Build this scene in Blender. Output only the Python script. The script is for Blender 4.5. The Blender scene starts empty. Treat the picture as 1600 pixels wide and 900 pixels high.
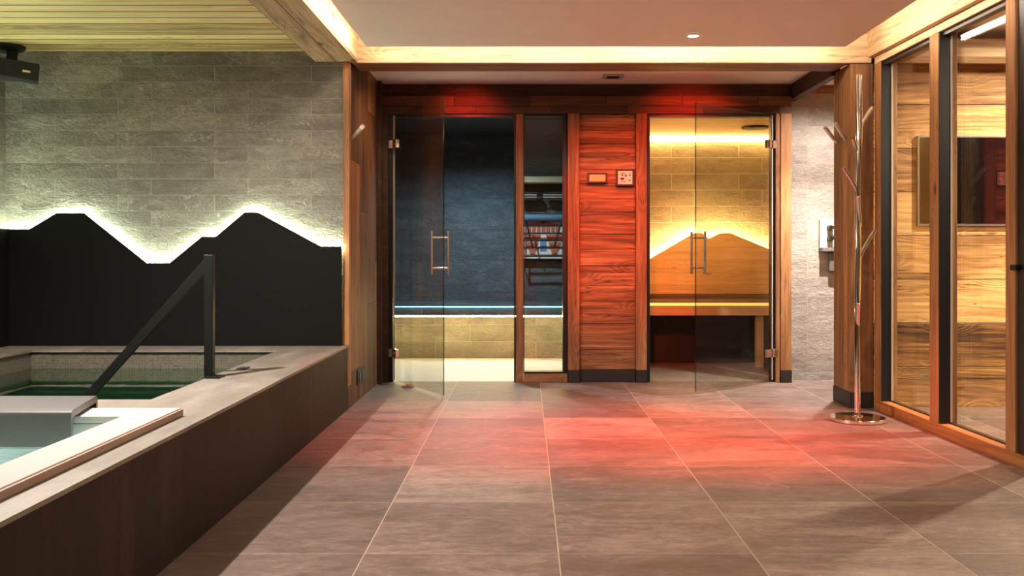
import bpy, bmesh, math, random
from mathutils import Vector, Matrix
random.seed(7)
S = bpy.context.scene
COL = S.collection
PI = math.pi

# ------------------------------------------------------------------ camera, world, exposure
CAMH = 0.925; F = 1457.0; CX = 822.0; CY = 398.0
cd = bpy.data.cameras.new('camera'); cam = bpy.data.objects.new('camera', cd); COL.objects.link(cam)
cd.sensor_width = 36.0; cd.lens = 36.0*F/1600.0
cd.shift_x = (800.0-CX)/1600.0; cd.shift_y = (CY-450.0)/1600.0
cd.clip_start = 0.02
cam.location = (0, 0, CAMH); cam.rotation_euler = (PI/2, 0, 0)
S.camera = cam
S.view_settings.view_transform = 'Standard'; S.view_settings.look = 'None'
S.view_settings.gamma = 1.0; S.view_settings.use_curve_mapping = False
S.view_settings.exposure = 1.85
W = bpy.data.worlds.new('world'); S.world = W; W.use_nodes = True
W.node_tree.nodes['Background'].inputs[0].default_value = (1.0, 0.85, 0.7, 1)
W.node_tree.nodes['Background'].inputs[1].default_value = 0.03
try:
    S.cycles.max_bounces = 10; S.cycles.transparent_max_bounces = 24
    S.cycles.caustics_reflective = False; S.cycles.caustics_refractive = False
    S.cycles.sample_clamp_indirect = 4.0
    S.cycles.use_denoising = True
    S.cycles.use_light_tree = True
except Exception:
    pass

def P(x, y, Y):
    return Vector(((x-CX)*Y/F, Y, CAMH-(y-CY)*Y/F))

def light(name, kind, loc, target, energy, color, **kw):
    d = bpy.data.lights.new(name, kind); o = bpy.data.objects.new(name, d); COL.objects.link(o)
    d.energy = energy; d.color = color
    for k, v in kw.items(): setattr(d, k, v)
    o.location = loc
    dr = Vector(target)-Vector(loc)
    o.rotation_euler = dr.to_track_quat('-Z', 'Y').to_euler()
    return o

# lamps of the place and a few added fill lights: (fixture position, target, watts, colour, cone angle, blend)
WARM = (1.0, 0.80, 0.60); RED = (1.0, 0.035, 0.012); PINKW = (1.0, 0.88, 0.80)
SPOTS = [
    ('pool',    (-1.86, 3.30, 2.125), (-1.35, 3.60, 0), 122, PINKW, 165, 0.9),
    ('pool',    (-2.70, 2.40, 2.125), (-2.55, 2.75, 0), 14, PINKW, 150, 0.9),
    ('glass',   (3.27, 5.02, 2.235), (2.95, 4.98, 0.2), 80, (1.0, 0.80, 0.58), 165, 0.8),
    ('glass',   (3.35, 3.52, 2.235), (2.95, 3.50, 0.2), 55, (1.0, 0.80, 0.60), 165, 0.8),
    ('passage', (2.16, 6.30, 2.155), (2.08, 6.45, 0.0), 120, (1.0, 0.88, 0.80), 78, 1.0),
    ('hall',    (0.914, 5.10, 2.115), (0.914, 5.0, 0), 5, WARM, 120, 1.0),
    ('hall',    (0.90, 2.20, 2.115), (0.90, 2.3, 0), 3, WARM, 130, 1.0),  # added hall fill on the right, fixture out of view
    ('hall',    (-0.40, 2.20, 2.115), (-0.40, 2.3, 0), 2, WARM, 130, 1.0),  # added hall fill on the left, likewise out of view
    ('red',     (-0.39, 4.33, 2.115), (-0.25, 4.85, 0), 62, RED, 66, 1.0),
    ('red',     (0.49, 4.33, 2.115), (0.50, 4.85, 0), 115, RED, 70, 1.0),
    ('red',     (1.34, 4.33, 2.115), (1.22, 4.72, 0), 150, RED, 64, 1.0),
    ('soffit',  (-0.42, 6.10, 2.155), (-0.42, 6.70, 1.85), 11, RED, 62, 1.0),
    ('soffit',  (1.22, 6.10, 2.155), (1.20, 6.70, 1.8), 13, RED, 78, 1.0),
    ('sauna',   (1.45, 7.05, 1.96), (1.55, 8.2, 0.75), 28, (1.0, 0.60, 0.20), 62, 0.9),  # added to brighten the backrest from the front, fixture unseen
    ('steam',   (-0.45, 7.55, 2.035), (-0.45, 7.7, 0), 44, (0.62, 0.88, 1.0), 150, 0.8),  # added bluish fill for steam room wall and floor, fixture unseen
]
for k, loc, tgt, e, c, ang, bl in SPOTS:
    light('spot_lamp', 'SPOT', (loc[0], loc[1], loc[2]-0.012), tgt, e, c, spot_size=math.radians(ang), spot_blend=bl, shadow_soft_size=0.022)
# added red wash on the plank panel, a spot below the soffit without fixture
light('spot_lamp', 'SPOT', (0.61, 5.98, 2.14), (0.61, 6.77, 1.05), 16, (1.0, 0.085, 0.012), spot_size=math.radians(84), spot_blend=0.9, shadow_soft_size=0.03)
light('spot_lamp', 'SPOT', (-0.55, 5.98, 2.14), (-0.98, 6.3, 1.0), 7, (1.0, 0.62, 0.36), spot_size=math.radians(120), spot_blend=0.9, shadow_soft_size=0.03)  # added warm fill on the plank side wall, no fixture

light('spot_lamp', 'SPOT', (3.27, 5.02, 2.222), (3.05, 5.10, 0), 75, (1.0, 0.80, 0.58), spot_size=math.radians(56), spot_blend=0.25, shadow_soft_size=0.022)
light('spot_lamp', 'SPOT', (2.16, 6.30, 2.14), (2.16, 6.4, 0), 22, (1.0, 0.88, 0.80), spot_size=math.radians(150), spot_blend=0.8, shadow_soft_size=0.022)
light('spot_lamp', 'SPOT', (0.49, 4.33, 2.10), (0.60, 6.77, 1.02), 125, (1.0, 0.07, 0.010), spot_size=math.radians(30), spot_blend=1.0, shadow_soft_size=0.022)
# LED strengths
E_COVE = 14.0; E_MOUNT = 31.0; E_SAUNA = 6.5; E_STEAM = 30.0; E_CYAN = 2.2

# ------------------------------------------------------------------ node helpers
class V:
    def __init__(s, nt, sock): s.nt = nt; s.s = sock
    def _m(s, op, b=None, c=None, rev=False):
        n = s.nt.nodes.new('ShaderNodeMath'); n.operation = op
        ins = [s, b, c] if not rev else [b, s, c]
        for i, v in enumerate(ins):
            if v is None: continue
            if isinstance(v, V): s.nt.links.new(v.s, n.inputs[i])
            else: n.inputs[i].default_value = v
        return V(s.nt, n.outputs[0])
    def __add__(s, b): return s._m('ADD', b)
    def __radd__(s, b): return s._m('ADD', b)
    def __sub__(s, b): return s._m('SUBTRACT', b)
    def __rsub__(s, b): return s._m('SUBTRACT', b, rev=True)
    def __mul__(s, b): return s._m('MULTIPLY', b)
    def __rmul__(s, b): return s._m('MULTIPLY', b)
    def __truediv__(s, b): return s._m('DIVIDE', b)
    def floor(s): return s._m('FLOOR')
    def fract(s): return s._m('FRACT')
    def sin(s): return s._m('SINE')
    def abs(s): return s._m('ABSOLUTE')
    def pow(s, b): return s._m('POWER', b)
    def lt(s, b): return s._m('LESS_THAN', b)
    def gt(s, b): return s._m('GREATER_THAN', b)
    def mn(s, b): return s._m('MINIMUM', b)
    def mx(s, b): return s._m('MAXIMUM', b)
    def step(s, lo, hi):
        n = s.nt.nodes.new('ShaderNodeMapRange'); n.interpolation_type = 'SMOOTHSTEP'
        s.nt.links.new(s.s, n.inputs[0]); n.inputs[1].default_value = lo; n.inputs[2].default_value = hi
        return V(s.nt, n.outputs[0])

class Mat:
    def __init__(s, name):
        s.m = bpy.data.materials.new(name); s.m.use_nodes = True; s.nt = s.m.node_tree
        s.b = s.nt.nodes['Principled BSDF']
        g = s.nt.nodes.new('ShaderNodeNewGeometry'); sp = s.nt.nodes.new('ShaderNodeSeparateXYZ')
        s.nt.links.new(g.outputs['Position'], sp.inputs[0])
        s.p = [V(s.nt, sp.outputs[i]) for i in range(3)]
    def vec(s, a, b, c=0.0):
        n = s.nt.nodes.new('ShaderNodeCombineXYZ')
        for i, v in enumerate((a, b, c)):
            if isinstance(v, V): s.nt.links.new(v.s, n.inputs[i])
            else: n.inputs[i].default_value = v
        return n.outputs[0]
    def noise(s, vec, scale=1.0, detail=4, rough=0.55, dist=0.0):
        n = s.nt.nodes.new('ShaderNodeTexNoise'); s.nt.links.new(vec, n.inputs['Vector'])
        n.inputs['Scale'].default_value = scale; n.inputs['Detail'].default_value = detail
        n.inputs['Roughness'].default_value = rough; n.inputs['Distortion'].default_value = dist
        return V(s.nt, n.outputs[0])
    def white(s, vec):
        n = s.nt.nodes.new('ShaderNodeTexWhiteNoise'); n.noise_dimensions = '3D'
        s.nt.links.new(vec, n.inputs['Vector']); return V(s.nt, n.outputs['Value'])
    def voro(s, vec, scale=1.0):
        n = s.nt.nodes.new('ShaderNodeTexVoronoi'); s.nt.links.new(vec, n.inputs['Vector'])
        n.inputs['Scale'].default_value = scale; return V(s.nt, n.outputs['Distance'])
    def ramp(s, fac, stops):
        n = s.nt.nodes.new('ShaderNodeValToRGB'); s.nt.links.new(fac.s, n.inputs[0])
        e = n.color_ramp.elements
        while len(e) < len(stops): e.new(0.5)
        for i, (p, c) in enumerate(stops):
            e[i].position = p; e[i].color = (*c, 1)
        return n.outputs[0]
    def mix(s, fac, a, b, mode='MIX'):
        n = s.nt.nodes.new('ShaderNodeMix'); n.data_type = 'RGBA'; n.blend_type = mode
        if isinstance(fac, V): s.nt.links.new(fac.s, n.inputs[0])
        else: n.inputs[0].default_value = fac
        for i, v in ((6, a), (7, b)):
            if isinstance(v, V): s.nt.links.new(v.s, n.inputs[i])
            elif isinstance(v, bpy.types.NodeSocket): s.nt.links.new(v, n.inputs[i])
            else: n.inputs[i].default_value = (*v, 1)
        return n.outputs[2]
    def color(s, c):
        if isinstance(c, bpy.types.NodeSocket): s.nt.links.new(c, s.b.inputs['Base Color'])
        else: s.b.inputs['Base Color'].default_value = (*c, 1)
    def rough(s, v):
        if isinstance(v, V): s.nt.links.new(v.s, s.b.inputs['Roughness'])
        else: s.b.inputs['Roughness'].default_value = v
    def bump(s, h, strength=0.5, dist=0.005):
        n = s.nt.nodes.new('ShaderNodeBump'); s.nt.links.new(h.s, n.inputs['Height'])
        n.inputs['Strength'].default_value = strength; n.inputs['Distance'].default_value = dist
        s.nt.links.new(n.outputs[0], s.b.inputs['Normal'])

def wood(name, dark, mid, lite, along, across, plank=None, off=0.0, var=0.5, rough=0.62, bstr=0.6, gap=0.004, butt=None, seed=0.0, knots=True, con=1.0):
    m = Mat(name); a = m.p[along]; b = m.p[across]; c = m.p[3-along-across]
    if plank:
        q = (b+off)/plank; idx = q.floor(); fr = q.fract()
        edge = fr.mn(1.0-fr)*plank
        rnd = m.white(m.vec(idx, seed, 3.1))
        if butt:
            qa = (a+rnd*7.0)/butt; ia = qa.floor(); fa = qa.fract()
            edge = edge.mn(fa.mn(1.0-fa)*butt)
            rnd = m.white(m.vec(idx, ia, seed+1.7))
    else:
        rnd = None; edge = None
    sh = (rnd*37.0+seed) if rnd is not None else (a*0.0+seed)
    lowv = m.vec(a*0.7+sh, b*4.5+sh, c*4.5)
    low = m.noise(lowv, 1.0, 3, 0.5, 0.4)
    fine_ = m.noise(m.vec(a*1.5+sh, b*22.0, c*22.0), 1.0, 4, 0.6, 0.3)
    kd = m.voro(m.vec(a*2.0+sh, b*5.0+sh, c*5.0), 1.0)
    kk = 1.0-kd.step(0.0, 0.42)
    rings = ((low*40.0+fine_*2.5+b*150.0+kk*26.0).sin()*0.5+0.5)
    fine = m.noise(m.vec(a*3.0+sh, b*130.0, c*130.0), 1.0, 5, 0.7, 0.3)
    blot = m.noise(m.vec(a*1.3+sh, b*11.0+sh, c*11.0), 1.0, 5, 0.6, 0.2)
    g = rings*0.11+fine*0.60+fine_*0.40+(blot*0.80-0.45)
    ck = m.noise(m.vec(a*0.9+sh, b*26.0+sh, c*26.0), 1.0, 3, 0.5, 0.25)
    g = g-(1.0-(ck-0.5).abs().step(0.0, 0.012))*m.noise(m.vec(a*1.3+sh, b*5.0, c*5.0), 1.0, 2).step(0.48, 0.66)*0.5
    if con != 1.0: g = (g-0.5)*con+0.5
    if knots:
        k = 1.0-kd.step(0.03, 0.11)
        g = g-k*0.55
    if rnd is not None: g = g+(rnd-0.5)*var
    col = m.ramp(g, [(0.12, dark), (0.48, mid), (0.85, lite)])
    h = fine*0.5+rings*0.25+blot*0.4
    if edge is not None:
        e = edge.step(0.0, gap)
        col = m.mix(e, tuple(x*0.22 for x in dark), col)
        h = h+e*1.6
    m.color(col); m.rough(rough); m.bump(h, bstr, 0.004)
    return m.m

def stone_tile(name, base, lite, u, v, tw, th, uo=0.0, vo=0.0, offset=0.345, mortar=0.0022, mcol=(0.42, 0.40, 0.34), bstr=0.8, bdist=0.006, rough=0.6, vein=1.0, var=1.0):
    m = Mat(name); U = m.p[u]-uo; Vv = m.p[v]-vo
    br = m.nt.nodes.new('ShaderNodeTexBrick'); m.nt.links.new(m.vec(U, Vv, 0), br.inputs['Vector'])
    br.inputs['Color1'].default_value = (0, 0, 0, 1); br.inputs['Color2'].default_value = (1, 1, 1, 1); br.inputs['Mortar'].default_value = (0.5, 0.5, 0.5, 1)
    br.inputs['Scale'].default_value = 1; br.inputs['Mortar Size'].default_value = mortar
    br.inputs['Mortar Smooth'].default_value = 0.3
    br.inputs['Brick Width'].default_value = tw; br.inputs['Row Height'].default_value = th
    br.offset = offset; br.offset_frequency = 2
    rnd = V(m.nt, br.outputs['Color']); mo = V(m.nt, br.outputs['Fac'])
    row = (Vv/th).floor()
    sh = rnd*13.0+row*3.7
    n1 = m.noise(m.vec(U*3.0+sh, Vv*9.0+sh, m.p[3-u-v]*4.0), 1.0, 8, 0.62, 0.8)
    ridge = (m.noise(m.vec(U*3.5+sh, Vv*8.0+sh*0.5, 1.3), 1.0, 6, 0.6, 1.6)-0.5).abs()
    vein_f = (1.0-ridge.step(0.0, 0.020))*(m.noise(m.vec(U*4.0+sh, Vv*6.0, 7.7), 1.0, 2).step(0.42, 0.66))*vein
    fine = m.noise(m.vec(U*60.0, Vv*90.0, 2.2), 1.0, 5, 0.7)
    mid = m.noise(m.vec(U*26.0, Vv*34.0, 5.5), 1.0, 4, 0.65, 0.4)
    g = n1*0.50+fine*0.25+mid*0.25+(rnd-0.5)*0.10*var
    col = m.ramp(g, [(0.30, tuple(x*0.50 for x in base)), (0.5, base), (0.70, lite)])
    col = m.mix(vein_f*0.36, col, tuple(min(1, x*1.7) for x in lite))
    col = m.mix(mo, col, mcol)
    m.color(col); m.rough(rough)
    m.bump(n1*0.8+fine*0.6+mid*1.1+ridge*0.8-mo*1.6, bstr, bdist)
    return m.m

def plain(name, col, rough=0.5, metal=0.0, nz=0.0, nscale=40.0, bstr=0.0, spec=None):
    m = Mat(name)
    if nz or bstr:
        n = m.noise(m.vec(*m.p), nscale, 5, 0.6)
        if nz: m.color(m.ramp(n, [(0.25, tuple(x*(1-nz) for x in col)), (0.75, tuple(min(1, x*(1+nz)) for x in col))]))
        else: m.color(col)
        if bstr: m.bump(n, bstr, 0.003)
    else: m.color(col)
    m.rough(rough); m.b.inputs['Metallic'].default_value = metal
    if spec is not None: m.b.inputs['Specular IOR Level'].default_value = spec
    return m.m

def emit(name, col, strength):
    m = bpy.data.materials.new(name); m.use_nodes = True; nt = m.node_tree; nt.nodes.clear()
    e = nt.nodes.new('ShaderNodeEmission'); o = nt.nodes.new('ShaderNodeOutputMaterial')
    e.inputs[0].default_value = (*col, 1); e.inputs[1].default_value = strength
    nt.links.new(e.outputs[0], o.inputs[0]); return m

def glass(name, tint=(1, 1, 1), refl=1.0, rough=0.0, ior=1.5, ripple=0.0, rscale=6.0):
    m = Mat(name); nt = m.nt; nt.nodes.remove(m.b)
    t = nt.nodes.new('ShaderNodeBsdfTransparent'); t.inputs[0].default_value = (*tint, 1)
    g = nt.nodes.new('ShaderNodeBsdfGlossy'); g.inputs['Roughness'].default_value = rough
    g.inputs[0].default_value = (refl, refl, refl, 1)
    lw = nt.nodes.new('ShaderNodeLayerWeight'); lw.inputs[0].default_value = 0.5
    f0 = ((ior-1)/(ior+1))**2
    fac = V(nt, lw.outputs['Facing']).pow(5.0)*(1.0-f0)+f0
    mx = nt.nodes.new('ShaderNodeMixShader'); o = [n for n in nt.nodes if n.type == 'OUTPUT_MATERIAL'][0]
    if ripple:
        n = m.noise(m.vec(*m.p), rscale, 3, 0.5, 0.5)
        b = nt.nodes.new('ShaderNodeBump'); nt.links.new(n.s, b.inputs['Height'])
        b.inputs['Strength'].default_value = ripple; b.inputs['Distance'].default_value = 0.02
        nt.links.new(b.outputs[0], g.inputs['Normal']); nt.links.new(b.outputs[0], lw.inputs['Normal'])
    nt.links.new(fac.s, mx.inputs[0]); nt.links.new(t.outputs[0], mx.inputs[1]); nt.links.new(g.outputs[0], mx.inputs[2])
    nt.links.new(mx.outputs[0], o.inputs[0]); return m.m

# ------------------------------------------------------------------ materials
def w_old(name, al, ac, **k):      # warm brown barn wood
    return wood(name, (0.040, 0.015, 0.006), (0.22, 0.090, 0.032), (0.46, 0.23, 0.095), al, ac, **k)
def w_pale(name, al, ac, **k):     # paler yellow barn wood
    return wood(name, (0.15, 0.08, 0.035), (0.56, 0.38, 0.21), (0.82, 0.64, 0.42), al, ac, **k)
M = {}
M['old_x'] = w_old('old_wood_x', 0, 2, seed=1.0)
M['old_y'] = w_old('old_wood_y', 1, 2, seed=2.0)
M['old_z'] = w_old('old_wood_z', 2, 0, seed=3.0)
M['dark_x'] = wood('dark_wood_x', (0.010, 0.005, 0.003), (0.050, 0.022, 0.012), (0.12, 0.055, 0.028), 0, 2, seed=4.0)
M['dark_y'] = wood('dark_wood_y', (0.010, 0.005, 0.003), (0.045, 0.020, 0.011), (0.10, 0.05, 0.028), 1, 2, seed=4.5)
M['panel'] = w_old('plank_panel', 0, 2, plank=0.118, off=0.03, var=0.5, gap=0.006, seed=5.0, bstr=0.9)
M['side'] = wood('side_planks', (0.030, 0.012, 0.005), (0.17, 0.070, 0.026), (0.40, 0.20, 0.080), 2, 1, plank=0.30, off=0.02, var=0.45, butt=1.3, seed=6.0, bstr=0.9)
M['pale_x'] = w_pale('pale_wood_x', 0, 2, seed=7.0)
M['pale_y'] = w_pale('pale_wood_y', 1, 0, plank=0.125, off=0.01, seed=8.0, var=0.35, bstr=0.9)
M['pale_yz'] = w_pale('pale_wood_yz', 1, 2, seed=8.3)
M['pale_z'] = w_pale('pale_wood_z', 2, 0, seed=9.0)
M['post_z'] = wood('post_wood', (0.07, 0.028, 0.010), (0.33, 0.155, 0.055), (0.58, 0.33, 0.145), 2, 1, plank=0.075, off=0.03, var=0.35, gap=0.002, seed=9.5)
M['far_planks'] = wood('far_planks', (0.07, 0.027, 0.008), (0.38, 0.18, 0.052), (0.74, 0.44, 0.165), 0, 2, plank=0.265, off=0.02, var=0.6, seed=10.0, bstr=1.0, con=1.25)
M['pool_ceil'] = wood('pool_ceiling_boards', (0.24, 0.14, 0.04), (0.76, 0.57, 0.23), (0.92, 0.77, 0.42), 0, 1, gap=0.012, plank=0.12, off=0.02, var=0.45, seed=11.0, bstr=0.9)
M['sauna_wood'] = wood('sauna_spruce', (0.36, 0.20, 0.07), (0.60, 0.38, 0.155), (0.74, 0.50, 0.23), 0, 2, plank=0.11, off=0.0, var=0.25, gap=0.0015, seed=12.0, bstr=0.25, rough=0.5)
M['sauna_plain'] = wood('sauna_board', (0.40, 0.22, 0.09), (0.60, 0.37, 0.16), (0.72, 0.48, 0.24), 0, 2, seed=12.5, bstr=0.25, rough=0.5, knots=False)
M['brown_board'] = wood('brown_board', (0.05, 0.028, 0.012), (0.11, 0.06, 0.03), (0.17, 0.10, 0.05), 0, 2, seed=12.9, bstr=0.25, knots=False)
M['sill_y'] = wood('sill_wood', (0.13, 0.045, 0.012), (0.36, 0.145, 0.040), (0.52, 0.24, 0.08), 1, 2, seed=13.0, bstr=0.4, rough=0.5)
M['trim_z'] = wood('trim_wood_z', (0.10, 0.035, 0.010), (0.34, 0.15, 0.05), (0.55, 0.29, 0.12), 2, 1, seed=14.0, bstr=0.4)
TX = -2.439
M['tile_pool'] = stone_tile('pool_wall_tiles', (0.225, 0.208, 0.170), (0.41, 0.385, 0.325), 0, 2, 0.578, 0.0963, uo=-2.439-0.578*4+0.2, vo=2.0517-0.0963*31, bstr=1.0, bdist=0.016, vein=1.3)
M['tile_left'] = stone_tile('left_wall_tiles', (0.225, 0.208, 0.170), (0.41, 0.385, 0.325), 1, 2, 0.578, 0.0963, vo=2.0517-0.0963*31, bstr=1.0, bdist=0.010)
M['tile_pass'] = stone_tile('passage_tiles', (0.36, 0.325, 0.28), (0.52, 0.48, 0.42), 0, 2, 0.578, 0.0963*1.45, uo=1.5, vo=0.06, bstr=0.7, bdist=0.008, vein=0.6, mcol=(0.55, 0.5, 0.44), mortar=0.0012)
M['tile_sauna'] = stone_tile('sauna_tiles', (0.40, 0.35, 0.27), (0.55, 0.49, 0.40), 0, 2, 0.6, 0.145, uo=0.3, vo=0.05, mortar=0.0042, mcol=(0.75, 0.68, 0.55), bstr=1.0, bdist=0.012, vein=0.5)
M['tile_sauna_side'] = stone_tile('sauna_side_tiles', (0.36, 0.31, 0.24), (0.55, 0.49, 0.40), 1, 2, 0.6, 0.145, vo=0.05, bstr=1.0, bdist=0.012, vein=0.5)
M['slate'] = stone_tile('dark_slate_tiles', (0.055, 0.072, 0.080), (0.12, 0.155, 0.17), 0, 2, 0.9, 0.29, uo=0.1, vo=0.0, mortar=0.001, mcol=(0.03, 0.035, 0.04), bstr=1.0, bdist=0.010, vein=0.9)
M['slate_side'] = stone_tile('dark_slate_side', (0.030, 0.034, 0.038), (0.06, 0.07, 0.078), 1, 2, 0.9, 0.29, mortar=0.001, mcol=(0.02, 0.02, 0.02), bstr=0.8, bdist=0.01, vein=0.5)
M['riser'] = stone_tile('riser_tiles', (0.17, 0.15, 0.11), (0.30, 0.27, 0.21), 0, 2, 0.9, 0.15, uo=0.4, vo=0.0, mortar=0.002, mcol=(0.4, 0.38, 0.33), bstr=1.0, bdist=0.012, vein=0.4)

def floor_mat():
    m = Mat('slate_floor_tiles'); T = 0.6; X0 = 0.10; Y0 = 2.886
    u = (m.p[0]-X0)/T; v = (m.p[1]-Y0)/T
    iu = u.floor(); iv = v.floor(); fu = u.fract(); fv = v.fract()
    eu = fu.mn(1.0-fu)*T; ev = fv.mn(1.0-fv)*T
    r = m.white(m.vec(iu, iv, 1.0)); r2 = m.white(m.vec(iu, iv, 9.0))
    sx = m.p[0]+r*31.0; sy = m.p[1]+r2*17.0
    n1 = m.noise(m.vec(sx*2.2, sy*5.0, 0.3), 1.0, 8, 0.6, 0.9)
    n2 = m.noise(m.vec(sx*26.0, sy*52.0, 0.3), 1.0, 7, 0.8, 0.3)
    rg = (m.noise(m.vec(sx*2.0, sy*3.6, 4.3), 1.0, 4, 0.5, 1.4)-0.5).abs()
    crack = (1.0-rg.step(0.0, 0.012))*m.noise(m.vec(sx*3, sy*3, 8.0), 1.0, 2).step(0.55, 0.7)
    n3 = m.noise(m.vec(m.p[0]*9.0+r*5.0, m.p[1]*22.0, 1.0), 1.0, 8, 0.75, 0.5)
    g = n1*0.30+n2*0.38+n3*0.32+(r-0.5)*0.12
    col = m.ramp(g, [(0.34, (0.060, 0.038, 0.031)), (0.5, (0.155, 0.106, 0.088)), (0.67, (0.34, 0.25, 0.21))])
    col = m.mix(crack*0.35, col, (0.42, 0.36, 0.31))
    gu = 1.0-eu.step(0.0010, 0.0030); gv = (1.0-ev.step(0.0010, 0.0026))*0.6
    grout = gu.mx(gv)
    col = m.mix(grout, col, (0.40, 0.31, 0.24))
    m.color(col); m.rough((n1*0.35+0.30)+n2*0.08); m.bump(n1*0.7+n2*0.35+rg*1.5-grout*0.4, 0.55, 0.006)
    return m.m
M['floor'] = floor_mat()
def cladding_mat():
    m = Mat('brown_cladding'); a = m.p[1]; z = m.p[2]
    n = m.noise(m.vec(a*9.0, z*0.9, m.p[0]), 1.0, 6, 0.6, 0.4); f = m.noise(m.vec(a*60, z*40, 0.0), 1.0, 5, 0.7)
    col = m.ramp(n*0.7+f*0.3, [(0.30, (0.006, 0.003, 0.0025)), (0.5, (0.018, 0.009, 0.007)), (0.70, (0.055, 0.028, 0.022))])
    j = (a-3.11).abs(); jj = 1.0-j.step(0.0012, 0.003)
    col = m.mix(jj, col, (0.012, 0.009, 0.008))
    m.color(col); m.rough(n*0.3+0.42); m.b.inputs['Specular IOR Level'].default_value = 0.22; m.bump(n+f*0.5-jj*2.0, 0.35, 0.004); return m.m
M['clad'] = cladding_mat()
def coping_mat():
    m = Mat('coping_stone'); n = m.noise(m.vec(m.p[0]*7, m.p[1]*2.0, m.p[2]*3), 1.0, 8, 0.65, 0.6); f = m.noise(m.vec(*m.p), 90.0, 4, 0.7)
    col = m.ramp(n*0.7+f*0.3, [(0.25, (0.10, 0.088, 0.072)), (0.5, (0.20, 0.178, 0.15)), (0.74, (0.34, 0.31, 0.27))])
    jy = ((m.p[1]-3.11).abs()); j = 1.0-jy.step(0.001, 0.0025)
    col = m.mix(j, col, (0.07, 0.06, 0.05)); m.color(col); m.rough(0.5); m.bump(n+f*0.4-j, 0.5, 0.004); return m.m
M['coping'] = coping_mat()
M['mosaic'] = stone_tile('pool_mosaic', (0.12, 0.11, 0.082), (0.20, 0.185, 0.14), 0, 2, 0.015, 0.015, offset=0.0, mortar=0.0012, mcol=(0.17, 0.16, 0.12), bstr=0.3, vein=0.0, rough=0.35, var=1.1)
M['mosaic_green'] = stone_tile('pool_mosaic_green', (0.035, 0.095, 0.065), (0.07, 0.17, 0.12), 0, 1, 0.015, 0.015, offset=0.0, mortar=0.0012, mcol=(0.06, 0.12, 0.09), bstr=0.2, vein=0.0, rough=0.4)
M['mosaic_side'] = stone_tile('pool_mosaic_side', (0.11, 0.10, 0.075), (0.18, 0.165, 0.13), 1, 2, 0.015, 0.015, offset=0.0, mortar=0.0012, mcol=(0.15, 0.14, 0.11), bstr=0.3, vein=0.0, rough=0.35, var=1.1)
M['black_panel'] = plain('black_stone_panel', (0.0065, 0.007, 0.0065), 0.55, nz=0.35, nscale=120.0, bstr=0.35, spec=0.10)
M['white_paint'] = plain('white_paint', (0.92, 0.88, 0.86), 0.6, nz=0.03, nscale=5.0)
M['white_cove'] = plain('cove_paint', (0.80, 0.76, 0.70), 0.7)
M['white_acrylic'] = plain('white_acrylic', (0.50, 0.47, 0.455), 0.3)
M['rim_edge'] = plain('rim_edge_brown', (0.30, 0.20, 0.15), 0.5)
M['grey_plastic'] = plain('grey_moulding', (0.105, 0.105, 0.104), 0.38, nz=0.05, nscale=30)
M['black_metal'] = plain('black_metal', (0.006, 0.006, 0.006), 0.4, nz=0.1, spec=0.3)
M['black_plinth'] = plain('black_plinth', (0.022, 0.018, 0.017), 0.5, nz=0.3, nscale=30, bstr=0.2)
M['black_frame'] = plain('black_frame', (0.008, 0.008, 0.009), 0.4)
M['charcoal'] = plain('charcoal_paint', (0.035, 0.037, 0.04), 0.6, nz=0.15, nscale=6)
M['speaker'] = plain('speaker_black', (0.005, 0.005, 0.005), 0.7, nz=0.3, nscale=250, bstr=0.3)
M['chrome'] = plain('chrome', (0.86, 0.84, 0.82), 0.07, 1.0)
M['steel'] = plain('brushed_steel', (0.80, 0.74, 0.66), 0.22, 1.0)
M['hook_steel'] = plain('hook_steel', (0.9, 0.88, 0.86), 0.32, 0.85)
M['screen'] = plain('tv_screen', (0.004, 0.003, 0.004), 0.12, spec=0.3)
M['tv_frame'] = plain('tv_frame_grey', (0.16, 0.15, 0.13), 0.4)
M['light_tile'] = plain('light_steam_floor', (0.50, 0.51, 0.52), 0.45, nz=0.12, nscale=9, bstr=0.1)
M['sauna_floor'] = stone_tile('sauna_floor_tiles', (0.17, 0.15, 0.125), (0.27, 0.24, 0.20), 0, 1, 0.3, 0.3, uo=0.08, offset=0.0, mortar=0.0025, mcol=(0.32, 0.28, 0.23), bstr=0.2, vein=0.2)
M['plate_grey'] = plain('plate_grey', (0.46, 0.45, 0.42), 0.35, nz=0.03)
M['shell'] = plain('shell_pink', (0.80, 0.56, 0.44), 0.5, nz=0.15, nscale=60)
M['cream'] = plain('cream_cloth', (0.72, 0.60, 0.38), 0.8, nz=0.2, nscale=60, bstr=0.3)
M['blue_paint'] = plain('blue_paint', (0.08, 0.17, 0.25), 0.6, nz=0.2)
M['pict_white'] = plain('picture_white', (0.60, 0.58, 0.55), 0.6, nz=0.1)
M['pict_red'] = plain('picture_red', (0.42, 0.10, 0.055), 0.6, nz=0.3, nscale=90)
M['pict_blue'] = plain('picture_blue', (0.07, 0.22, 0.40), 0.6, nz=0.2)
M['disp_orange'] = plain('display_orange', (0.75, 0.42, 0.20), 0.4, nz=0.25, nscale=120)
M['disp_white'] = plain('display_white', (0.80, 0.68, 0.58), 0.35)
M['led_cove'] = emit('led_cove', (1.0, 0.82, 0.62), E_COVE)
M['led_green'] = emit('led_green', (0.82, 1.0, 0.72), E_MOUNT)
M['led_sauna'] = emit('led_sauna', (1.0, 0.60, 0.19), E_SAUNA)
M['led_ridge'] = emit('led_ridge', (1.0, 0.62, 0.20), 36.0)
M['led_steam'] = emit('led_steam', (1.0, 0.72, 0.30), E_STEAM)
M['led_cyan'] = emit('led_cyan', (0.22, 0.66, 0.85), E_CYAN)
M['lens_white'] = emit('lens_white', (1.0, 0.86, 0.72), 18.0)
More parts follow.
